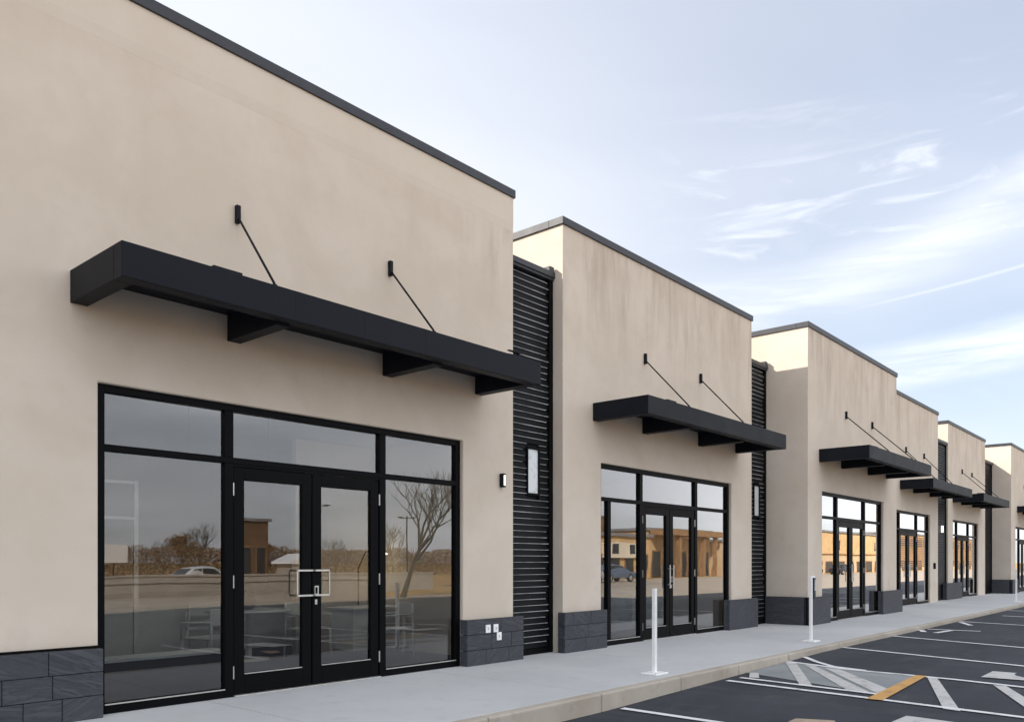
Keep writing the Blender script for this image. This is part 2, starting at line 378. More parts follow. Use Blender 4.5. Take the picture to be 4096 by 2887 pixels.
# ------------------------------------------------------------------ the shops
def grid_hole(m_, y, x0, x1, z0, z1, hx0, hx1, hz0, hz1):
    X = [x0, hx0, hx1, x1]; Z = [z0, hz0, hz1, z1]
    for i in range(3):
        for j in range(3):
            if (i, j) == (1, 1) or Z[j+1]-Z[j] < 1e-4: continue
            m_.quad((X[i], y, Z[j]), (X[i+1], y, Z[j]), (X[i+1], y, Z[j+1]), (X[i], y, Z[j+1]))
def stone_base(root, x0, x1, yf, yb, seed, big=False, h=.65, label=None):
    """dark slate slabs in three courses round a solid core"""
    rnd = random.Random(seed)
    mb = MB(); g = .006
    zs = [0, .215, .432, h]
    if big: zs = [0, h]
    for r in range(len(zs)-1):
        z0, z1 = zs[r]+(.0 if r == 0 else g/2), zs[r+1]-g/2
        # front face slabs
        x = x0; first = True
        while x < x1-.02:
            w = (rnd.uniform(.30, .72)) if not big else (x1-x0)
            if first and not big: w *= rnd.uniform(.5, 1)
            e = x+w
            if x1-e < .22: e = x1
            j = rnd.uniform(0, .003)
            mb.box(x+(g/2 if not first else 0), e-(g/2 if e < x1 else 0), yf-j, yf+.05, z0, z1)
            x = e; first = False
        # left return
        d = yb-(yf+.052)
        if d > .02:
            y = yf+.052
            while y < yb-.01:
                w = rnd.uniform(.35, .8) if not big else 9
                e = min(yb, y+w)
                if yb-e < .15: e = yb
                mb.box(x0, x0+.05, y+g/2, e-g/2, z0, z1); mb.box(x1-.05, x1, y+g/2, e-g/2, z0, z1)
                y = e
    o = mb.build('stone_base', M['stone'], root, bevel=.004, seg=1)
    if label: o['label'] = label
    c = MB(); c.box(x0+.012, x1-.012, yf+.012, yb, 0, h-.012); c.build('stone_core', M['gap'], o)
    return o
def shop(n, x0, x1, y, win, mul, can, prot, rods, stones, label, depth=9., extra=(), side_stone=None, room_x=None, room_d=5.):
    root = empty('shop_building', ((x0+x1)/2, y, 0), label, 'shop', 'beige stucco shops in the row')
    H = 7.0; wx0, wx1 = win; zt = 3.15
    # --- wall shell with opening and reveals
    m_ = MB(); grid_hole(m_, y, x0, x1, 0, H-.06, wx0, wx1, 0, zt)
    r = y+.25
    m_.quad((wx0, y, 0), (wx0, r, 0), (wx0, r, zt), (wx0, y, zt)); m_.quad((wx1, y, 0), (wx1, y, zt), (wx1, r, zt), (wx1, r, 0)); m_.quad((wx0, y, zt), (wx0, r, zt), (wx1, r, zt), (wx1, y, zt))
    yb = y+depth
    m_.quad((x0, y, 0), (x0, y, H-.06), (x0, yb, H-.06), (x0, yb, 0)); m_.quad((x1, y, 0), (x1, yb, 0), (x1, yb, H-.06), (x1, y, H-.06))
    m_.quad((x0, yb, 0), (x0, yb, H-.06), (x1, yb, H-.06), (x1, yb, 0))
    me_wall = m_
    wl = m_.build('wall', M['stucco'], root, weld=True, fix=False)
    bm = bmesh.new(); bm.from_mesh(wl.data); bmesh.ops.recalc_face_normals(bm, faces=bm.faces); bm.to_mesh(wl.data); bm.free()
    md = wl.modifiers.new('Bevel', 'BEVEL'); md.width = .014; md.segments = 3; md.limit_method = 'ANGLE'; md.angle_limit = radians(60)
    # --- roof deck and cap
    mb = MB(); mb.box(x0+.02, x1-.02, y+.02, yb-.02, H-.5, H-.3); mb.build('roof', M['roof'], root)
    mb = MB(); o_ = .03; t = .26
    mb.box(x0-o_, x1+o_, y-o_, y+t, H-.12, H)
    mb.box(x0-o_, x0+t, y+t, yb+o_, H-.12, H); mb.box(x1-t, x1+o_, y+t, yb+o_, H-.12, H)
    mb.box(x0+t, x1-t, yb-t, yb+o_, H-.12, H)
    cap = mb.build('parapet_cap', M['cap'], root, bevel=.006)
    # seams of the flashing
    pass
    # --- interior
    rx0, rx1 = room_x or (wx0-.5, wx1+.5); ry0, ry1 = r+.0, y+room_d; rz = 3.4
    mb = MB(); mb.quad((rx0, y+.16, .008), (rx1, y+.16, .008), (rx1, ry1, .008), (rx0, ry1, .008)); mb.build('interior_floor', M['floor'], root)
    mb = MB(); mb.quad((rx0, ry0, rz), (rx1, ry0, rz), (rx1, ry1, rz), (rx0, ry1, rz)); ce = mb.build('interior_ceiling', M['ceil'], root)
    mb = MB(); mb.quad((rx0, ry0, 0), (rx0, ry1, 0), (rx0, ry1, rz), (rx0, ry0, rz)); mb.quad((rx1, ry0, 0), (rx1, ry0, rz), (rx1, ry1, rz), (rx1, ry1, 0)); mb.quad((rx0, ry1, 0), (rx1, ry1, 0), (rx1, ry1, rz), (rx0, ry1, rz))
    grid_hole(mb, ry0+.002, rx0, rx1, 0, rz, wx0, wx1, 0, zt); mb.build('interior_wall', M['iwall'], root)
    # --- storefront frame
    f0, f1 = y+.06, y+.16; j = .085
    (ma, mb_), = (mul,) if len(mul) == 2 else ((mul[0], mul[1]),)
    fr = MB()
    fr.box(wx0, wx0+j, f0, f1, 0, zt); fr.box(wx1-j, wx1, f0, f1, 0, zt)
    fr.box(wx0+j, wx1-j, f0, f1, zt-.075, zt)
    fr.box(wx0+j, wx1-j, f0, f1, 2.515, 2.58)
    for xm in (ma, mb_):
        fr.box(xm-.05, xm+.05, f0, f1, 0, 2.515); fr.box(xm-.05, xm+.05, f0, f1, 2.58, zt-.075)
    fr.box(wx0+j, ma-.05, f0, f1, 0, .085); fr.box(mb_+.05, wx1-j, f0, f1, 0, .085)
    for xe in extra: fr.box(xe-.05, xe+.05, f0+.004, f1, .085, 2.515)
    fo = fr.build('storefront_frame', M['frame'], root, bevel=.004)
    for a, b in ((wx0+j, ma-.052), (mb_+.052, wx1-j)): bd = MB(); bd.box(a, b, f0-.006, f0-.001, .085, .097); bd.build('sill_bead', M['steel'], fo)
    gy = y+.105
    def pane(a, b, z0, z1, par, nm='pane'):
        p = MB(); p.box(a, b, gy, gy+.008, z0, z1); return p.build(nm, M['glass'], par)
    for a, b in ((wx0+j, ma-.05), (ma+.05, mb_-.05), (mb_+.05, wx1-j)): pane(a, b, 2.58, zt-.075, fo)
    sl = [wx0+j] + [e for xe in extra for e in (xe-.05, xe+.05)] + [ma-.05]
    for k in range(0, len(sl), 2): pane(sl[k], sl[k+1], .085, 2.515, fo)
    pane(mb_+.05, wx1-j, .085, 2.515, fo)
    # --- double doors
    d0, d1 = ma+.06, mb_-.06; mid = (d0+d1)/2; ys, ye = y+.072, y+.125
    dh = MB(); dh.box(ma+.05, mb_-.05, y+.066, f1-.006, 2.487, 2.515); dh.build('door_header', M['frame'], fo)
    th = MB(); th.box(ma+.05, mb_-.05, y+.03, y+.155, 0, .014); th.build('threshold', M['steel'], fo, bevel=.003)
    for side in (0, 1):
        a, b = (d0, mid-.008) if side == 0 else (mid+.008, d1)
        D = MB(); sw = .125 if (b-a) > .8 else .11
        D.box(a, a+sw, ys, ye, .02, 2.48); D.box(b-sw, b, ys, ye, .02, 2.48)
        D.box(a+sw, b-sw, ys, ye, .02, .235); D.box(a+sw, b-sw, ys, ye, 2.345, 2.48)
        do = D.build('door', M['frame'], root, bevel=.004)
        pane(a+sw, b-sw, .235, 2.345, do, 'door_pane')
        bd = MB(); bd.box(a+sw+.004, b-sw-.004, ys-.004, ys+.004, .231, .240); bd.build('glazing_bead', M['steel'], do)
        # pull handle: a loop standing off the stile
        hx0, hx1 = (b-.225, b-.012) if side == 0 else (a+.012, a+.205)
        e0 = hx0 if side == 0 else hx1; e1 = hx1 if side == 0 else hx0
        h_ = MB(); yy = ys-.05; q = .007
        h_.box(min(e0, e1), max(e0, e1), yy-q, yy+q, 1.345, 1.366); h_.box(min(e0, e1), max(e0, e1), yy-q, yy+q, 1.055, 1.076)
        h_.box(e0-q, e0+q, yy-q+.001, yy+q-.001, 1.076, 1.345)
        h_.box(e1-.008, e1+.008, yy+q, ys, 1.347, 1.364); h_.box(e1-.008, e1+.008, yy+q, ys, 1.057, 1.074)
        if n > 1:
            h_ = MB(); xh = b-.06 if side == 0 else a+.06
            h_.tube([(xh, yy, .95), (xh, yy, 1.40)], .011, 8)
            for zh in (1.02, 1.33): h_.tube([(xh, yy, zh), (xh, ys+.002, zh)], .008, 6)
        h_.build('handle', M['steel'], do, bevel=.003 if n == 1 else 0)
        if side == 1:
            k = MB(); k.box(a+.02, a+.075, ys-.02, ys, 1.07, 1.175); k.build('latch_plate', M['steel'], do, bevel=.003)
            k2 = MB(); k2.box(a+.028, a+.055, ys-.024, ys-.0195, 1.085, 1.16); k2.build('latch_plate', M['frame'], do)
            k = MB(); k.box(a+.03, a+.06, ys-.012, ys, .955, 1.015); k.build('lock', M['steel'], do, bevel=.003)
        for zz in (.26, 1.24, 2.24):
            hg = MB(); xx = a-.012 if side == 0 else b+.012
            hg.box(xx-.010, xx+.010, ys-.012, ys+.004, zz-.07, zz+.07); hg.build('hinge', M['steel'], do, bevel=.003)
    # --- canopy
    c0, c1 = can; ct, cb = 4.13, 3.83; yf = y-prot; bw = .155
    co = MB()
    co.box(c0, c1, yf, yf+bw, cb, ct)
    fa = co.build('canopy', M['metal'], root, bevel=.006)
    fa['label'] = 'black steel box-beam canopy hung from tie rods'
    pos = [c0] + [c0+(c1-c0)*k for k in (.283, .667)] + [c1-bw]
    for k, p in enumerate(pos):
        br = MB(); br.box(p, p+bw, yf+bw, y-.003, cb+.001 if k in (0, 3) else cb-.03, ct-.001 if k in (0, 3) else ct-.05); br.build('canopy_bracket', M['metal'], fa, bevel=.005)
    dk = MB(); dk.box(c0+bw, c1-bw, yf+bw-.01, y-.002, ct-.055, ct-.02)
    dk.build('canopy_deck', M['metal'], fa)
    for k in ((.305, .46, .62) if n == 1 else ()):
        sm_ = MB(); xx = c0+(c1-c0)*k; sm_.box(xx, xx+.003, yf-.0015, yf+.004, cb+.02, ct-.004); sm_.build('panel_seam', M['gap'], fa)
    for xr in rods:
        pl = MB(); pl.box(xr-.025, xr+.025, y-.05, y-.001, 5.08, 5.27); po = pl.build('rod_plate', M['metal'], fa, bevel=.006)
        tr = MB(); tr.tube([(xr, y-.05, 5.12), (xr-.19, yf+.06, ct+.03)], .0125, 8); tr.build('tie_rod', M['metal'], fa, smooth=True)
        fx = MB(); fx.box(xr-.215, xr-.17, yf+.04, yf+.085, ct, ct+.025); fx.build('rod_plate', M['metal'], fa, bevel=.004)
    if n == 1:
        cl = MB(); cl.box(c1-.62, c1-.40, yf+.02, yf+.06, ct+.001, ct+.012); cl.box(c1-.43, c1-.40, yf+.02, yf+.06, ct+.012, ct+.05); cl.box(c1-.62, c1-.40, yf+.02, yf+.06, ct+.05, ct+.062); cl.build('cable_clip', M['metal'], fa)
    jb = MB(); jb.box(c0+.92, c0+1.22, yf+.18, yf+.42, ct-.03, ct+.09); jb.build('junction_box', M['metal'], fa, bevel=.006)
    # --- stone bases
    for k, (a, b, big) in enumerate(stones):
        stone_base(root, a, b, y-.09, y+.055, n*10+k, big)
    if side_stone:   # return along the left flank
        a, d = side_stone
        stone_base(root, x0-.07, x0-.002, y-.0, y+d, n*10+7, True)
    return root

SHOPS = []
R1 = shop(1, -4.0, 9.19, 0.0, (3.23, 8.13), (4.61, 6.735), (2.98, 8.52), 1.08, (4.66, 6.79), [(-4.05, 3.24, False), (8.12, 9.33, False)],
     'nearest and largest beige stucco shop, three white outlet covers on its slate base', room_x=(.6, 8.95), room_d=6.2)
R2 = shop(2, 10.41, 17.40, 0.0, (11.49, 16.40), (12.865, 14.945), (11.24, 16.73), 1.08, (12.87, 14.98), [(10.35, 11.54, False), (16.13, 17.55, True)],
     'second shop from the camera, tan rain streaks under its parapet', extra=(11.83,), room_d=4.6)
R3 = shop(3, 18.64, 25.46, -.8, (19.54, 24.24), (20.72, 22.82), (19.33, 24.6), 1.15, (21.14, 23.19), [(18.56, 19.85, True), (23.92, 25.75, True)],
     'shop stepping forward behind the white post with a grey reader box', side_stone=None, room_d=4.6)
R4 = shop(4, 25.47, 33.06, -.1, (27.2, 32.0), (28.5, 30.55), (28.31, 33.7), 1.0, (28.93, 31.11), [(25.8, 27.0, True)],
     'set-back shop joined straight onto the right end of the forward one', room_d=4.6)
R5 = shop(5, 35.2, 41.85, .05, (36.0, 40.5), (36.95, 38.95), (35.9, 41.0), 1.1, (37.41, 39.16), [(34.62, 37.1, True)],
     'second farthest beige shop, single tie rod plate showing above its canopy', room_d=4.6)
R6 = shop(6, 43.75, 52.5, -.65, (44.84, 49.5), (46.2, 48.2), (45.2, 50.4), 1.1, (47.0, 49.1), [(43.66, 45.0, True)],
     'farthest beige shop, cut off by the right edge of the photo', room_d=4.6)
# stone return on the flanks of shops that step forward
stone_base(R3, 18.56, 18.636, -.838, .19, 77, True)
stone_base(R6, 43.66, 43.746, -.688, .33, 78, True)

# outlets on the first shop's base
for x, z in ((8.535, .505), (8.70, .505), (8.77, .385)):
    p = MB(); p.box(x-.05, x+.05, -.106, -.0945, z-.058, z+.058); po = p.build('outlet_cover', M['white'], R1, bevel=.004)
    q = MB(); q.box(x-.012, x+.012, -.1085, -.1061, z-.02, z+.02); q.build('socket', M['strip'], po, bevel=.002)
p = MB()
a_, b_ = -4.0, 9.19
p.v += [(a_, -.0005, 6.38), (b_, -.0005, 6.38), (b_, -.007, 6.50), (a_, -.007, 6.50), (a_, -.007, 6.879), (b_, -.007, 6.879), (a_, -.001, 6.879), (b_, -.001, 6.879)]
p.f += [(0, 1, 2, 3), (3, 2, 5, 4), (4, 5, 7, 6), (0, 3, 4, 6), (1, 7, 5, 2)]
p.build('parapet_band', M['stucco_plain'], R1)
# black flashing over the left base
p = MB(); p.box(-4.0, 3.225, -.05, -.002, .652, .672); p.build('base_flashing', M['frame'], R1)
def wall_light(root, x, z, y, h=.19, lit=True):
    b = MB(); b.box(x-.032, x+.032, y-.07, y-.001, z-h/2, z+h/2); bo = b.build('wall_light', M['metal'], root, bevel=.004)
    g = MB(); g.box(x-.014, x+.018, y-.076, y-.0705, z-h/2+.025, z+h/2-.025); g.build('lens', M['wlamp'] if lit else M['cap'], bo, bevel=.002)
wall_light(R1, 8.92, 2.65, 0, .20)
wall_light(R4, 32.45, 1.32, -.1, .22, False)

# ------------------------------------------------------------------ louvred link walls
def louvre(x0, x1, y, label, window=True, lamp=False, seed=1):
    root = empty('louvred_wall', ((x0+x1)/2, y, 0), label, 'louvred wall', 'black louvred walls between shops')
    rnd = random.Random(seed); zt = 6.0
    b = MB(); b.box(x0, x1, y+.03, y+.35, 0, zt); b.build('backing', M['board'], root)
    # slats: slanted blades, one mesh; aluminium drip strips between them
    s = MB(); t = MB(); z = .10; k = 0
    wx0, wx1, wz0, wz1 = x0+.56, x0+.88, 2.50, 3.27
    while z < zt-.12:
        h = .082
        segs = [(x0+.02, x1-.10)]
        if window and z+h > wz0 and z < wz1: segs = [(x0+.02, wx0), (wx1, x1-.10)]
        for a, c in segs:
            i = len(s.v)
            s.v += [(a, y-.012, z), (c, y-.012, z), (c, y+.03, z), (a, y+.03, z), (a, y+.004, z+h), (c, y+.004, z+h), (c, y+.03, z+h), (a, y+.03, z+h)]
            s.f += [tuple(i+q for q in f) for f in ((0,3,2,1),(4,5,6,7),(0,1,5,4),(1,2,6,5),(2,3,7,6),(3,0,4,7))]
            e = c-(rnd.uniform(0, .10) if rnd.random() < .6 else 0)
            t.box(a, e, y-.014, y+.0295, z+h+.001, z+h+.0095-rnd.uniform(0, .003))
        z += .0975; k += 1
    s.build('slats', M['board'], root); t.build('drip_strips', M['strip'] if window else M['board'], root)
    f = MB(); f.box(x1-.10, x1-.003, y-.03, y+.03, 0, zt); f.box(x0+.003, x1-.10, y-.03, y+.03, 0, .09); f.build('trim', M['frame'], root, bevel=.004)
    c = MB(); c.box(x0+.003, x1-.003, y-.05, y+.4, zt, zt+.12); c.box(x0+.003, x1-.003, y-.075, y-.05, zt+.04, zt+.13); c.build('wall_cap', M['cap'], root, bevel=.006)
    if window:
        e_ = MB(); e_.box(x1-.14, x1-.02, y-.07, y+.1, zt+.125, zt+.21); e_.build('end_block', M['cap'], root, bevel=.01)
        w = MB(); wxa, wxb = wx0+.002, wx1-.002
        w.box(wxa, wxa+.03, y-.025, y+.03, wz0, wz1); w.box(wxb-.03, wxb, y-.025, y+.03, wz0, wz1); w.box(wxa+.03, wxb-.03, y-.025, y+.03, wz0, wz0+.04); w.box(wxa+.03, wxb-.03, y-.025, y+.03, wz1-.04, wz1)
        wo = w.build('slot_window', M['frame'], root, bevel=.003)
        g = MB(); g.box(wxa+.03, wxb-.03, y-.004, y+.004, wz0+.04, wz1-.04); g.build('pane', M['pale_pane'], wo)
    if lamp:
        l = MB(); l.box(x0+1.3, x0+1.36, y-.1, y-.03, 2.6, 2.85); l.build('wall_light', M['wlamp'], root, bevel=.004)
    return root
def mat_pale_pane():
    m, nt, b = new_mat('pale_sky_pane')
    n = noise_(nt, coords(nt, (1, 1, 1)), 6, 3, .5, 1.2)
    c = mixc(nt, ramp(nt, n, .45, .75), (.62, .65, .68), (.42, .44, .46))  # sky reflection of the slot window painted into its pale colour
    nt.links.new(c, b.inputs['Base Color']); b.inputs['Roughness'].default_value = .12; b.inputs['Coat Weight'].default_value = .6
    return m
M['pale_pane'] = mat_pale_pane()
louvre(9.195, 10.405, .22, 'tall black louvred wall with pale slot window, right of the nearest shop', seed=3)
louvre(17.405, 18.635, .22, 'black louvred wall between the second shop and the one stepping forward', seed=4)
louvre(33.065, 35.195, .13, 'far black louvred wall with a small lit white lamp on it', window=False, lamp=True, seed=5)
louvre(41.855, 43.745, .15, 'narrow sliver of black louvred wall beside the farthest shop', window=False, seed=6)

# ------------------------------------------------------------------ white posts
def post(x, y, h, label, reader):
    root = empty('bollard', (x, y, 0), label, 'post', 'white posts along the walkway')
    b = MB(); b.box(x-.15, x+.15, y-.12, y+.12, 0.001, .022); b.build('base_plate', M['white'], root, bevel=.005)
    s = MB(); s.box(x-.028, x+.028, y-.024, y+.024, .022, h); s.build('post', M['white'], root, bevel=.006)
    for dx in (-.11, .11):
        for dy in (-.085, .085): k = MB(); k.lathe((x+dx, y+dy, .022), [(.012, 0), (.012, .008), (.006, .012)], 8); k.build('anchor_bolt', M['steel'], root)
    if reader:
        r = MB(); r.box(x+.0285, x+.17, y-.02, y+.02, h-.035, h-.002); r.build('top_bracket', M['white'], root, bevel=.004)
        r = MB(); r.box(x+.085, x+.165, y-.03, y+.03, h-.42, h-.036); ro = r.build('reader_box', M['cap'], root, bevel=.006)
        f = MB(); f.box(x+.098, x+.152, y-.036, y-.0305, h-.27, h-.07); f.build('reader_face', M['strip'], ro, bevel=.002)
    return root
post(9.21, -2.42, 1.11, 'plain white post nearest the camera, in front of the second shop', False)
post(14.89, -2.30, 1.20, 'white post with a grey reader box at its top', True)
post(34.93, -2.29, 1.20, 'smallest white post, far down the walkway', False)

# ------------------------------------------------------------------ furniture inside the nearest shop
def make_chair(x, y, rz, label):
    root = empty('chair', (0, 0, 0), label, 'chair', 'white chairs inside the nearest shop')
    s = MB(); s.box(-.24, .24, -.23, .23, .43, .46); s.build('seat', M['chair'], root, bevel=.012)
    bk = MB(); bk.prism([(-.24, .62), (.24, .62), (.25, .84), (-.25, .84)], .235, .262); bk.build('backrest', M['chair'], root, bevel=.008)
    for sx in (-1, 1):
        for sy in (-1, 1):
            l = MB(); l.tube([(sx*.25, sy*.25, .008), (sx*.235, sy*.235, .44 if sy < 0 else .84)], .016, 8); l.build('leg', M['chair'], root, smooth=True)
        a = MB(); a.tube([(sx*.25, -.24, .44), (sx*.262, -.24, .655), (sx*.262, .24, .67)], .016, 8); a.build('armrest', M['chair'], root, smooth=True)
    root.location = (x, y, 0); root.rotation_euler.z = rz
    return root
ch = make_chair(5.55, 2.2, radians(200), 'white armchair just inside the left door leaf')
for x, y, a, lb in ((7.35, 2.55, radians(20), 'white armchair seen through the right door leaf'),
                    (8.15, 1.55, radians(255), 'white armchair at the desk behind the right-hand pane'),
                    (6.3, 3.7, radians(330), 'white armchair on the far side of the round table')):
    c = copy_tree(ch); c.location = (x, y, 0); c.rotation_euler.z = a; c['label'] = lb
t = empty('round_table', (6.55, 2.9, 0), 'low white round table among the armchairs', 'table')
p = MB(); p.lathe((6.55, 2.9, .72), [(.60, 0), (.62, .012), (.62, .024), (.60, .036)], 32); p.build('tabletop', M['chair'], t)
p = MB(); p.lathe((6.55, 2.9, .01), [(.30, 0), (.30, .02), (.05, .05), (.04, .71)], 20); p.build('pedestal', M['chair'], t)
v = MB(); v.lathe((6.5, 2.85, .757), [(.06, 0), (.12, .05), (.14, .12), (.10, .19), (.06, .22)], 20); o = v.build('bowl', M['cap'], smooth=True); tag(o, 'round grey bowl on the white round table', 'bowl')
t = empty('desk', (8.4, 2.3, 0), 'white desk with a boxy drawer unit behind the right-hand pane', 'desk')
p = MB(); p.box(7.75, 8.85, 1.95, 2.65, .72, .75); p.build('tabletop', M['chair'], t, bevel=.004)
p = MB(); p.box(7.78, 8.15, 2.0, 2.6, .1, .715); p.build('drawer_unit', M['chair'], t, bevel=.006)
for x in (8.80,):
    for y in (2.0, 2.6): p = MB(); p.box(x-.02, x+.02, y-.02, y+.02, .01, .72); p.build('leg', M['chair'], t)
t = empty('floor_lamp', (8.55, 2.85, 0), 'slim floor lamp with a glowing shallow shade', 'lamp')
p = MB(); p.lathe((8.55, 2.85, .01), [(.14, 0), (.14, .02), (.02, .03)], 20); p.tube([(8.55, 2.85, .03), (8.55, 2.85, 1.35), (8.58, 2.7, 1.62), (8.66, 2.45, 1.66)], .012, 8); p.build('stem', M['cap'], t)
p = MB(); p.lathe((8.66, 2.45, 1.58), [(.14, 0), (.13, .02), (.05, .05), (.02, .08)], 20); p.build('lamp_shade', M['shade'], t, smooth=True)
t = empty('display_ledge', (4.1, .95, 0), 'low white-edged display ledge behind the left-hand pane', 'display ledge')
p = MB(); p.box(3.35, 5.0, .8, 1.15, .01, .40); p.build('plinth', M['floor'], t); p = MB(); p.box(3.32, 5.04, .77, 1.18, .40, .425); p.build('edge_top', M['chair'], t)
t = empty('counter', (4.4, 4.6, 0), 'long white counter deep inside the nearest shop', 'counter')
p = MB(); p.box(1.6, 8.3, 4.3, 4.9, .01, .92); p.build('body', M['chair'], t, bevel=.006); p = MB(); p.box(1.55, 8.35, 4.25, 4.95, .92, .97); p.build('countertop', M['frame'], t, bevel=.004)
t = empty('glass_partition', (4.6, 3.6, 0), 'white framed glass partition standing behind the left-hand pane', 'partition')
p = MB()
for x in (2.2, 3.7, 5.2): p.box(x-.03, x+.03, 3.58, 3.63, 0.01, 2.6)
for z in (2.05, 2.55): p.box(2.23, 3.67, 3.585, 3.625, z, z+.04); p.box(3.73, 5.17, 3.585, 3.625, z, z+.04)
p.build('partition_frame', M['chair'], t)
# lit strips added out of sight behind the lintels to brighten the interiors
for R, x0_, x1_, yy in ((R1, 3.6, 5.6, .5), (R1, 6.0, 8.0, .5), (R2, 12, 13.8, .5), (R2, 14.2, 16.0, .5), (R3, 20.2, 22, -.3), (R3, 22.2, 23.8, -.3), (R4, 28, 31, .4), (R5, 37, 40, .5), (R6, 45.5, 48.5, -.15)):
    p = MB(); p.box(x0_, x1_, yy-.06, yy+.06, 3.34, 3.395); p.build('interior_fill_light', M['strip_l'], R)
t = empty('pendant_light', (5.45, 1.5, 0), 'thin lit linear pendant hanging inside the nearest shop', 'pendant light')
p = MB(); p.box(4.7, 6.2, 1.485, 1.515, 2.71, 2.735); p.build('light_bar', M['strip_l'], t)
for x in (4.9, 6.0): p = MB(); p.tube([(x, 1.5, 2.735), (x, 1.5, 3.395)], .003, 6); p.build('cable', M['frame'], t)
p = MB(); p.box(7.4, 8.94, 2.95, 3.05, .01, 3.39); p.build('interior_wall', M['iwall'], R1)
# counters inside the second and third shops
def counter(x0, x1, y, label, h=.95):
    t = empty('counter', ((x0+x1)/2, y, 0), label, 'counter')
    p = MB(); p.box(x0, x1, y-.3, y+.3, .05, h); p.build('body', M['chair'], t, bevel=.006); p = MB(); p.box(x0-.04, x1+.04, y-.34, y+.34, h, h+.04); p.build('countertop', M['cap'], t, bevel=.004)
    p = MB(); p.box(x0+.12, x1-.12, y-.31, y-.302, .2, h-.12); p.build('front_panel', M['pale_pane'], t)
counter(13.6, 14.6, 1.6, 'small white counter behind the left door leaf of the second shop')
counter(15.0, 16.3, 1.9, 'wide white counter behind the right door leaf of the second shop')
counter(21.6, 23.4, .9, 'white counter inside the shop that steps forward')
counter(29.4, 31.6, 1.6, 'white counter inside the set-back shop')

# ------------------------------------------------------------------ what the glass reflects: the far side of the lot
def bare_tree(name, label, h, seed, leafy=0., group='bare trees across the lot'):
    rnd = random.Random(seed)
    root = empty(name, (0, 0, 0), label, 'tree', group)
    t = MB(); b = MB(); tips = []
    def grow(p, d, l, r, lvl):
        pts = [p]; q = p; dd = d
        for k in range(3):
            dd = (dd + Vector((rnd.uniform(-.2, .2), rnd.uniform(-.2, .2), rnd.uniform(-.02, .16)))).normalized()
            q = q + dd*l/3; pts.append(q)
        (t if lvl == 0 else b).tube(pts, r, 6 if lvl < 2 else 3, r*.6)
        if lvl >= 4: tips.append(q); return
        n = 3 if lvl else 5
        for k in range(n+(1 if lvl < 3 else 0)):
            a = rnd.uniform(0, 2*pi); sp = rnd.uniform(.45, .95)
            nd_ = (dd + Vector((cos(a)*sp, sin(a)*sp, rnd.uniform(-.1, .3)))).normalized()
            s_ = pts[rnd.choice((2, 3, 3))]
            grow(s_, nd_, l*rnd.uniform(.58, .78), r*.52, lvl+1)
    grow(Vector((0, 0, 0)), Vector((rnd.uniform(-.12, .12), rnd.uniform(-.12, .12), 1)).normalized(), h*.38, h*.022, 0)
    t.build('trunk', M['bark'], root, smooth=True); b.build('branches', M['bark'], root, fix=False)
    if leafy:
        f = MB()
        for q in tips:
            for k in range(int(leafy)):
                c = q + Vector((rnd.gauss(0, .35), rnd.gauss(0, .35), rnd.gauss(0, .3))); s_ = rnd.uniform(.08, .2)
                u = Vector((rnd.gauss(0, 1), rnd.gauss(0, 1), rnd.gauss(0, 1))).normalized(); w = u.orthogonal().normalized()
                f.quad(tuple(c-u*s_), tuple(c+w*s_*.6), tuple(c+u*s_), tuple(c-w*s_*.6))
        f.build('crown', M['leaf'], root, fix=False)
    return root
GZ = -.32
tr = bare_tree('bare_tree', 'dark bare tree with a leaning trunk reflected in the right-hand pane', 6.6, 11)
tr.location = (25.5, -20.8, -.32); tr.rotation_euler = (0, radians(8), 1.0)
a1 = bare_tree('bare_tree', 'tall fan-shaped bare tree behind the brown hedge', 8.5, 21)
a1.location = (49.5, -85, GZ); a1.scale = (.8, .8, .8)
a2 = bare_tree('autumn_tree', 'bushy brown-leaved tree at the left of the hedge', 7., 31, 7, 'brown trees along the hedge')
a2.location = (20, -88, GZ)
for k, (x, y, s_, lb) in enumerate(((55, -84, .62, 'smaller bare tree right of the fan-shaped one'), (66, -80, .62, 'bare tree beside the tall lamp post'), (74, -78, .9, 'bare tree at the right end of the hedge'), (45.5, -86, .55, 'bare tree left of the fan-shaped one'))):
    c = copy_tree(a1); c.location = (x, y, GZ); c.scale = (s_,)*3; c.rotation_euler.z = k*1.3+.5; c['label'] = lb
for k, (x, y, s_, lb) in enumerate(((26, -87, .85, 'brown-leaved tree next to the white panel'), (46, -83, .7, 'low brown-leaved tree in the middle of the hedge'), (14, -90, .9, 'brown-leaved tree at the far left end'), (57, -82, .6, 'lowest brown-leaved tree near the dark building'))):
    c = copy_tree(a2); c.location = (x, y, GZ); c.scale = (s_,)*3; c.rotation_euler.z = k*2.1+.5; c['label'] = lb
# hedge: one mass of ground cover
rnd = random.Random(5); f = MB()
for k in range(64000):
    x = rnd.uniform(4, 86); hgt = 3.4+.9*noise.noise(Vector((x*.22, 0, 3)))+.5*noise.noise(Vector((x*.9, 2, 3)))
    y = -86 + x*.1 + rnd.gauss(0, 1.3); z = GZ + hgt*rnd.random()**.7; s_ = rnd.uniform(.045, .12)
    u = Vector((rnd.gauss(0, 1), rnd.gauss(0, 1), rnd.gauss(0, 1))).normalized(); w = u.orthogonal().normalized(); c = Vector((x, y, z))
    f.quad(tuple(c-u*s_), tuple(c+w*s_*.7), tuple(c+u*s_), tuple(c-w*s_*.7))
tag(f.build('hedge', M['leaf'], fix=False), 'long brown autumn hedge across the dry field', 'hedge', kind='stuff')
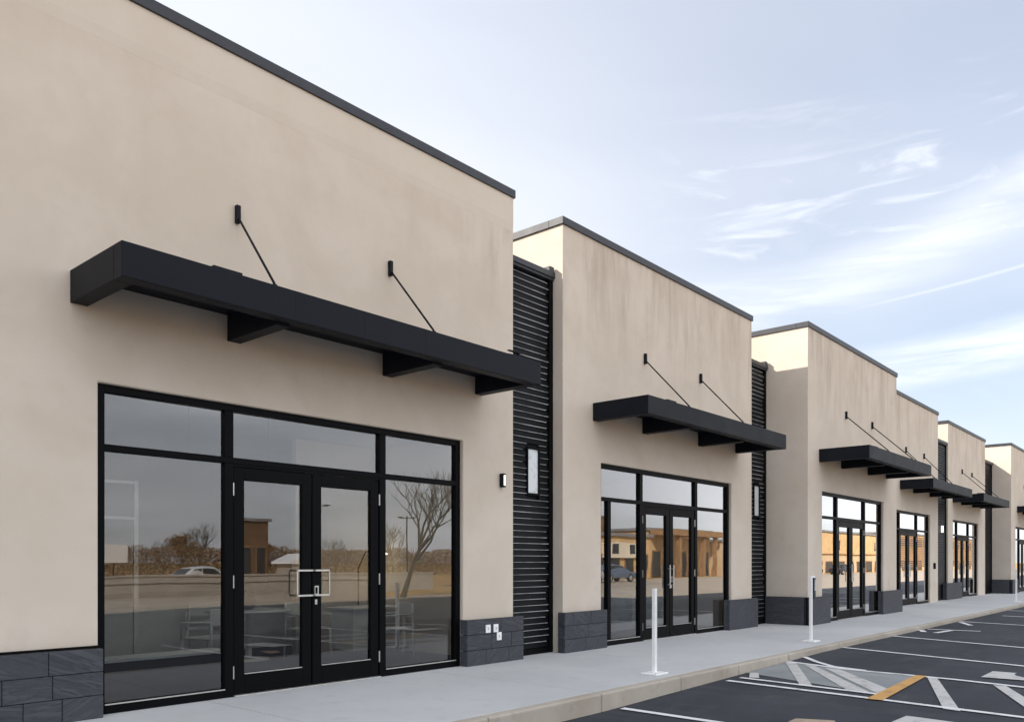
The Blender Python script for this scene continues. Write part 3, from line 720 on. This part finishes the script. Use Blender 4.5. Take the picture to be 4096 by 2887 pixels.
# low walls
for (x0_, x1_, y0_, h_, lb) in ((-6, 36, -30, .75, 'long low concrete wall nearest the dry grass'), (2, 27, -24, .6, 'shorter low concrete wall in front of the long one')):
    p = MB()
    p.box(x0_, x1_, y0_-.2, y0_+.2, GZ, h_); o = p.build('low_wall', M['conc'], bevel=.02); tag(o, lb, 'wall', 'low concrete walls across the lot')
    p = MB(); p.box(x0_-.05, x1_+.05, y0_-.26, y0_+.26, h_, h_+.09); p.build('coping', M['conc'], o, bevel=.01)
def far_building(x0, x1, y, h, mat, label, floors=1, wn=5, upper=None, roofm='roof', cols=0, tower=None, slats=False, depth=10):
    """y is the sunny front facing +Y"""
    root = empty('far_building', ((x0+x1)/2, y, GZ), label, 'building', 'buildings across the lot')
    p = MB(); p.box(x0, x1, y-depth, y, GZ, h); p.build('wall', M[mat], root)
    p = MB(); p.box(x0-.3, x1+.3, y-depth-.3, y+.35, h, h+.3); p.build('roof', M[roofm], root)
    if upper:
        ux0, ux1, uh, um = upper
        p = MB(); p.box(ux0, ux1, y+.002, y+.35, h*.45, uh); p.build('upper_front', M[um], root)
        for k in range(2):
            xx = ux0+(ux1-ux0)*(.2+.45*k); p = MB(); p.box(xx, xx+1.2, y+.34, y+.37, h*.55, h*.8); p.build('window', M['bglass'], root)
    zf = (h-GZ)/floors
    for fl in range(floors):
        for k in range(wn):
            a = x0+(x1-x0)*(k+.2)/wn; b = x0+(x1-x0)*(k+.8)/wn; z0 = GZ+fl*zf+(.05 if fl == 0 else zf*.3); z1 = GZ+fl*zf+zf*(.55 if fl == 0 else .75)
            p = MB(); p.box(a, b, y+.02, y+.06, z0, z1); w = p.build('window', M['bglass'], root)
            p = MB(); p.box(a-.1, a, y+.01, y+.1, z0, z1); p.box(b, b+.1, y+.01, y+.1, z0, z1); p.box(a-.1, b+.1, y+.01, y+.12, z1, z1+.15); p.build('frame', M['rust'], w)
    for k in range(cols):
        xx = x0+(x1-x0)*(k+.5)/cols; p = MB(); p.box(xx-.25, xx+.25, y+1.2, y+1.7, GZ, h-.6); p.build('column', M['rust'], root)
    if cols: p = MB(); p.box(x0-.4, x1+.4, y+.36, y+2.0, h-.6, h+.1); p.build('porch_roof', M['rust'], root)
    if tower:
        tx, tw, th = tower; p = MB(); p.lathe((tx, y-4, h), [(tw, 0), (tw*.8, th*.7), (tw*.6, th)], 4); p.build('chimney', M['brown'], root)
    if slats:
        p = MB(); z = .6
        while z < h-.3: p.box(x0, x1, y+.14, y+.22, z, z+.16); z += .42
        p.build('sunshade_slats', M['rust'], root)
    return root
far_building(69, 80.5, -41, 4.3, 'gold', 'ochre building with a white upper front and a tapering chimney', upper=(71, 78.5, 3.6, 'cream'), wn=4, tower=(76.5, .8, 2.4))
far_building(82, 97, -42, 5.2, 'gold', 'ochre building with a tall timber porch', wn=5, cols=5)
far_building(99, 116, -41, 4.2, 'tan', 'low tan building right of the timber porch', wn=5)
far_building(128, 173, -42, 6.4, 'tan', 'long tan two-storey building with a blank parapet', floors=2, wn=9, upper=(130, 172, 6.2, 'gold'))
far_building(177, 262, -43, 7.5, 'tan', 'longest tan building covered in brown sunshade slats', floors=2, wn=14, slats=True)
far_building(47.2, 50.7, -72, 6.0, 'brown', 'dark brown cube-like building by the hedge', wn=2, depth=3)
def street_lamp(x, y, h, label):
    root = empty('street_lamp', (x, y, GZ), label, 'street lamp', 'street lamps across the lot')
    p = MB(); p.tube([(x, y, GZ), (x, y, h)], .11, 8, .07); p.build('pole', M['frame'], root, smooth=True)
    p = MB(); p.box(x-1.1, x+1.1, y-.06, y+.06, h-.3, h-.2); p.box(x-1.3, x-.7, y-.15, y+.15, h-.22, h-.1); p.box(x+.7, x+1.3, y-.15, y+.15, h-.22, h-.1); p.build('lamp_head', M['frame'], root, bevel=.02)
street_lamp(51, -63, 7.6, 'tall black twin-headed street lamp near the brown building')
street_lamp(66, -66, 7.0, 'second black twin-headed street lamp near the bare trees')
t = empty('blank_sign', (29.6, -62, GZ), 'blank white sign board on a thin post at the far left', 'sign')
p = MB(); p.tube([(29.6, -62, GZ), (29.6, -62, 1.4)], .06, 8); p.build('post', M['frame'], t)
p = MB(); p.box(28.5, 30.7, -61.94, -61.86, 1.4, 2.9); p.build('board', M['white'], t)
t = empty('kiosk', (41, -52, GZ), 'small pale kiosk with a white pitched roof on the dry field', 'kiosk')
p = MB(); p.box(39.8, 42.2, -53.4, -51, GZ, 1.3); p.build('wall', M['conc'], t)
p = MB(); p.prism([(39.4, 1.3), (42.6, 1.3), (42.2, 1.5), (41.2, 2.2), (39.5, 1.5)], -53.7, -50.7); p.build('roof', M['white'], t)
p = MB(); p.box(40.7, 41.4, -50.99, -50.95, GZ, 1.1); p.build('door', M['bglass'], t)
# cars
def make_car(paint, label):
    root = empty('parked_car', (0, 0, 0), label, 'car', 'cars parked across the lot')
    side = [(-2.1, .32), (2.1, .32), (2.15, .62), (2.0, .80), (1.2, .92), (.45, 1.38), (-.2, 1.46), (-1.2, 1.42), (-1.95, .98), (-2.15, .90), (-2.16, .5)]
    me = bmesh.new()
    rings = []
    for yy, ins in ((-.86, .0), (-.80, .03), (.80, .03), (.86, 0)):
        pass
    prof = []
    for yy, zs, ss in ((-.84, .96, .985), (-.72, 1, 1), (.72, 1, 1), (.84, .96, .985)):
        prof.append([me.verts.new((x*ss, yy*(1 if z < .95 else .84), .32+(z-.32)*zs)) for x, z in side])
    for a, b in zip(prof, prof[1:]):
        for k in range(len(side)): me.faces.new((a[k], a[(k+1) % len(side)], b[(k+1) % len(side)], b[k]))
    me.faces.new(prof[0][::-1]); me.faces.new(prof[-1])
    bmesh.ops.recalc_face_normals(me, faces=me.faces)
    m = bpy.data.meshes.new('body'); me.to_mesh(m); me.free(); m.materials.append(paint)
    o = bpy.data.objects.new('body', m); COL.objects.link(o); o.parent = root
    md = o.modifiers.new('Bevel', 'BEVEL'); md.width = .06; md.segments = 3; md.angle_limit = radians(25); md.limit_method = 'ANGLE'
    for s_ in (-1, 1):
        p = MB(); y0, y1 = (.705, .745) if s_ > 0 else (-.745, -.705)
        p.prism([(.95, .98), (.42, 1.30), (-.15, 1.36), (-.15, .98)], y0, y1); p.prism([(-.25, .98), (-.25, 1.36), (-1.1, 1.32), (-1.6, 1.0)], y0, y1); p.build('side_window', M['bglass'], root)
        for x in (-1.3, 1.32):
            p = MB(); ww = []
            pts = [(.33, -.1), (.33, .1)]
            p.tube([(x, s_*.66, .33), (x, s_*.86, .33)], .33, 18); w = p.build('wheel', M['tyre'], root)
            p = MB(); p.tube([(x, s_*.855, .33), (x, s_*.872, .33)], .21, 14); p.build('rim', M['rim'], w)
        p = MB(); p.box(2.02, 2.17, s_*.62-.14, s_*.62+.14, .62, .76); p.build('headlight', M['steel'], root, bevel=.02)
        p = MB(); p.box(-2.17, -2.0, s_*.66-.12, s_*.66+.12, .78, .92); p.build('tail_light', M['lampred'], root, bevel=.02)
    p = MB(); p.quad((1.12, -.6, .99), (1.12, .6, .99), (.52, .56, 1.365), (.52, -.56, 1.365)); p.build('windscreen', M['bglass'], root)
    return root
c1 = make_car(M['blue'], 'blue-grey hatchback reflected left of the second shop doors'); c1.location = (57.6, -30.6, -.205); c1.rotation_euler.z = radians(8)
c2 = make_car(M['whitecar'], 'white car on the dry grass seen in the left-hand pane'); c2.location = (27.3, -44, GZ); c2.rotation_euler.z = radians(170)
c3 = make_car(M['silver'], 'silver car beyond the low walls'); c3.location = (35.8, -58, GZ); c3.rotation_euler.z = radians(15)
c4 = make_car(M['dark'], 'black car in front of the long tan building'); c4.location = (104, -33, -.205)
c5 = copy_tree(c4); c5.location = (115, -33, -.205); c5.rotation_euler.z = .05; c5['label'] = 'second black car farther along the long tan building'
c6 = copy_tree(c3); c6.location = (52.5, -30.2, -.205); c6.rotation_euler.z = radians(184); c6['label'] = 'silver car parked beside the blue-grey hatchback'

# ------------------------------------------------------------------ sky, sun
SUN = Vector((-1, 1.0, .86)).normalized()
el = math.asin(SUN.z); az = atan2(SUN.x, SUN.y)       # azimuth clockwise from +Y
w = bpy.data.worlds.new('World'); S.world = w; w.use_nodes = True; nt = w.node_tree; nt.nodes.clear()
out = nd(nt, 'ShaderNodeOutputWorld'); bg = nd(nt, 'ShaderNodeBackground'); bg.inputs[1].default_value = .12
sky = nd(nt, 'ShaderNodeTexSky'); sky.sky_type = 'NISHITA'; sky.sun_disc = False; sky.sun_elevation = el; sky.sun_rotation = az
sky.air_density = 1.0; sky.dust_density = 1.6; sky.ozone_density = 1.2
tc = nd(nt, 'ShaderNodeTexCoord'); sp = nd(nt, 'ShaderNodeSeparateXYZ'); nt.links.new(tc.outputs['Generated'], sp.inputs[0])
X, Y, Z = sp.outputs
AZ = math_(nt, 'MULTIPLY', math_(nt, 'ARCTAN2', Y, X), 180/pi); EL = math_(nt, 'MULTIPLY', math_(nt, 'ARCSINE', Z), 180/pi)
zz = math_(nt, 'MAXIMUM', math_(nt, 'ADD', Z, .12), .05)
cb = nd(nt, 'ShaderNodeCombineXYZ'); nt.links.new(math_(nt, 'DIVIDE', X, zz), cb.inputs[0]); nt.links.new(math_(nt, 'DIVIDE', Y, zz), cb.inputs[1])
def cmap(rot, sc):
    m_ = nd(nt, 'ShaderNodeMapping'); m_.inputs['Rotation'].default_value = (0, 0, rot); m_.inputs['Scale'].default_value = sc; nt.links.new(cb.outputs[0], m_.inputs[0]); return m_.outputs[0]
veil = ramp(nt, noise_(nt, cmap(.4, (.7, .7, 1)), .9, 4, .5, .4), .3, .75)
cir = ramp(nt, noise_(nt, cmap(radians(38), (.35, 1.7, 1)), 1.5, 9, .62, 1.1), .50, .78)
patch_ = ramp(nt, noise_(nt, cmap(1.0, (.5, .5, 1)), .8, 2, .5), .40, .68)
cir = math_(nt, 'MULTIPLY', cir, patch_)
# cirrus band sweeping up to the right, low in the east; coordinates are compass direction and height
ca = nd(nt, 'ShaderNodeCombineXYZ'); nt.links.new(math_(nt, 'MULTIPLY', AZ, .06), ca.inputs[0]); nt.links.new(math_(nt, 'MULTIPLY', EL, .06), ca.inputs[1])
def amap(rot, sc):
    m_ = nd(nt, 'ShaderNodeMapping'); m_.inputs['Rotation'].default_value = (0, 0, rot); m_.inputs['Scale'].default_value = sc; nt.links.new(ca.outputs[0], m_.inputs[0]); return m_.outputs[0]
wob = math_(nt, 'MULTIPLY', math_(nt, 'SUBTRACT', noise_(nt, amap(0, (1, 1, 1)), 1.6, 4, .55), .5), 5.0)
xx = math_(nt, 'DIVIDE', math_(nt, 'SUBTRACT', 26.0, AZ), 17.0)
xp = math_(nt, 'MAXIMUM', xx, 0.0)
ctr = math_(nt, 'ADD', math_(nt, 'ADD', 16.4, math_(nt, 'MULTIPLY', math_(nt, 'POWER', xp, 1.7), 5.0)), math_(nt, 'MULTIPLY', wob, .22))
dd = math_(nt, 'SUBTRACT', EL, ctr)
wid = math_(nt, 'SUBTRACT', 3.0, math_(nt, 'MULTIPLY', xp, 1.2))
up = math_(nt, 'SUBTRACT', 1.0, ramp(nt, math_(nt, 'DIVIDE', dd, wid), 0, 1.2)); dn = ramp(nt, dd, -3.4, 1.2)
strk = ramp(nt, noise_(nt, amap(radians(-17), (.55, 4.5, 1)), 2.2, 7, .62, .5), .28, .72)
fade = math_(nt, 'MULTIPLY', ramp(nt, AZ, 46, 24), 1.0)
band = math_(nt, 'MULTIPLY', math_(nt, 'MULTIPLY', up, dn), math_(nt, 'MULTIPLY', math_(nt, 'ADD', math_(nt, 'MULTIPLY', strk, .75), .25), fade))
# second lower band and thin contrail
d2 = math_(nt, 'SUBTRACT', EL, math_(nt, 'ADD', math_(nt, 'ADD', 15.6, math_(nt, 'MULTIPLY', math_(nt, 'SUBTRACT', 21.0, AZ), .13)), math_(nt, 'MULTIPLY', wob, .06)))
trail = math_(nt, 'MULTIPLY', math_(nt, 'SUBTRACT', 1.0, ramp(nt, math_(nt, 'ABSOLUTE', d2), .01, .16)), math_(nt, 'MULTIPLY', ramp(nt, AZ, 22.5, 15), .2))
d3 = math_(nt, 'SUBTRACT', EL, math_(nt, 'ADD', 12.2, math_(nt, 'ADD', math_(nt, 'MULTIPLY', math_(nt, 'SUBTRACT', 16.0, AZ), .12), math_(nt, 'MULTIPLY', wob, .3))))
low = math_(nt, 'MULTIPLY', math_(nt, 'MULTIPLY', math_(nt, 'SUBTRACT', 1.0, ramp(nt, math_(nt, 'ABSOLUTE', d3), .2, 2.0)), ramp(nt, AZ, 24, 12)), math_(nt, 'MULTIPLY', strk, .7))
# feathery hooks above the band
hk = ramp(nt, noise_(nt, amap(radians(-48), (1.1, 5.0, 1)), 1.6, 6, .55, 1.6), .48, .80)
hkm = math_(nt, 'MULTIPLY', math_(nt, 'MULTIPLY', ramp(nt, EL, 17, 20), ramp(nt, EL, 30, 23)), math_(nt, 'MULTIPLY', ramp(nt, AZ, 33, 25), .42))
tot = math_(nt, 'MAXIMUM', math_(nt, 'MAXIMUM', math_(nt, 'MULTIPLY', band, .62), math_(nt, 'MULTIPLY', cir, .15)), math_(nt, 'MAXIMUM', trail, math_(nt, 'MAXIMUM', low, math_(nt, 'MULTIPLY', hk, hkm))))
# thin high veil, thicker towards the sun's side
vl = math_(nt, 'ADD', .38, math_(nt, 'MULTIPLY', veil, .25))
vl = math_(nt, 'ADD', vl, math_(nt, 'MULTIPLY', ramp(nt, AZ, 18, 75), .30))
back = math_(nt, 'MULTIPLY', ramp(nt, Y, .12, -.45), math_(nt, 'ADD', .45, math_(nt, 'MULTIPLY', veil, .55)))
base = mixc(nt, vl, sky.outputs[0], (5.7, 5.9, 6.45, 1))
base = mixc(nt, math_(nt, 'MULTIPLY', math_(nt, 'MULTIPLY', ramp(nt, EL, 46, 9), ramp(nt, AZ, 12, 50)), .62), base, (6.3, 6.35, 6.5, 1))
base = mixc(nt, .085, base, (0, 0, 0, 1))
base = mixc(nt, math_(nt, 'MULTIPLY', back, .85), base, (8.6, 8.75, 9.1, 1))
col = mixc(nt, tot, base, (7.0, 7.05, 7.2, 1))
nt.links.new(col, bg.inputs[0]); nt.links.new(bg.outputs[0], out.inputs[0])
sl = bpy.data.lights.new('sun', 'SUN'); sl.energy = 3.9; sl.angle = radians(.5); sl.color = (1, .91, .81)
so = bpy.data.objects.new('sun', sl); COL.objects.link(so); so.rotation_euler = SUN.to_track_quat('Z', 'Y').to_euler(); so.location = SUN*60

# ------------------------------------------------------------------ camera
cam = bpy.data.cameras.new('camera'); co = bpy.data.objects.new('camera', cam); COL.objects.link(co); S.camera = co
cam.sensor_width = 36; cam.lens = 36*1826/2296; cam.clip_end = 4000; cam.clip_start = .05
co.location = (0, -7.97, 1.45)
yaw = radians(41)
co.rotation_euler = (radians(90), 0, yaw-radians(90))
cam.shift_x = 0; cam.shift_y = (1260-809)/2296
S.view_settings.view_transform = 'Standard'; S.view_settings.look = 'None'; S.view_settings.exposure = .76; S.view_settings.gamma = 1
S.cycles.max_bounces = 10; S.cycles.transparent_max_bounces = 16; S.cycles.use_denoising = True
S.cycles.sample_clamp_indirect = 8
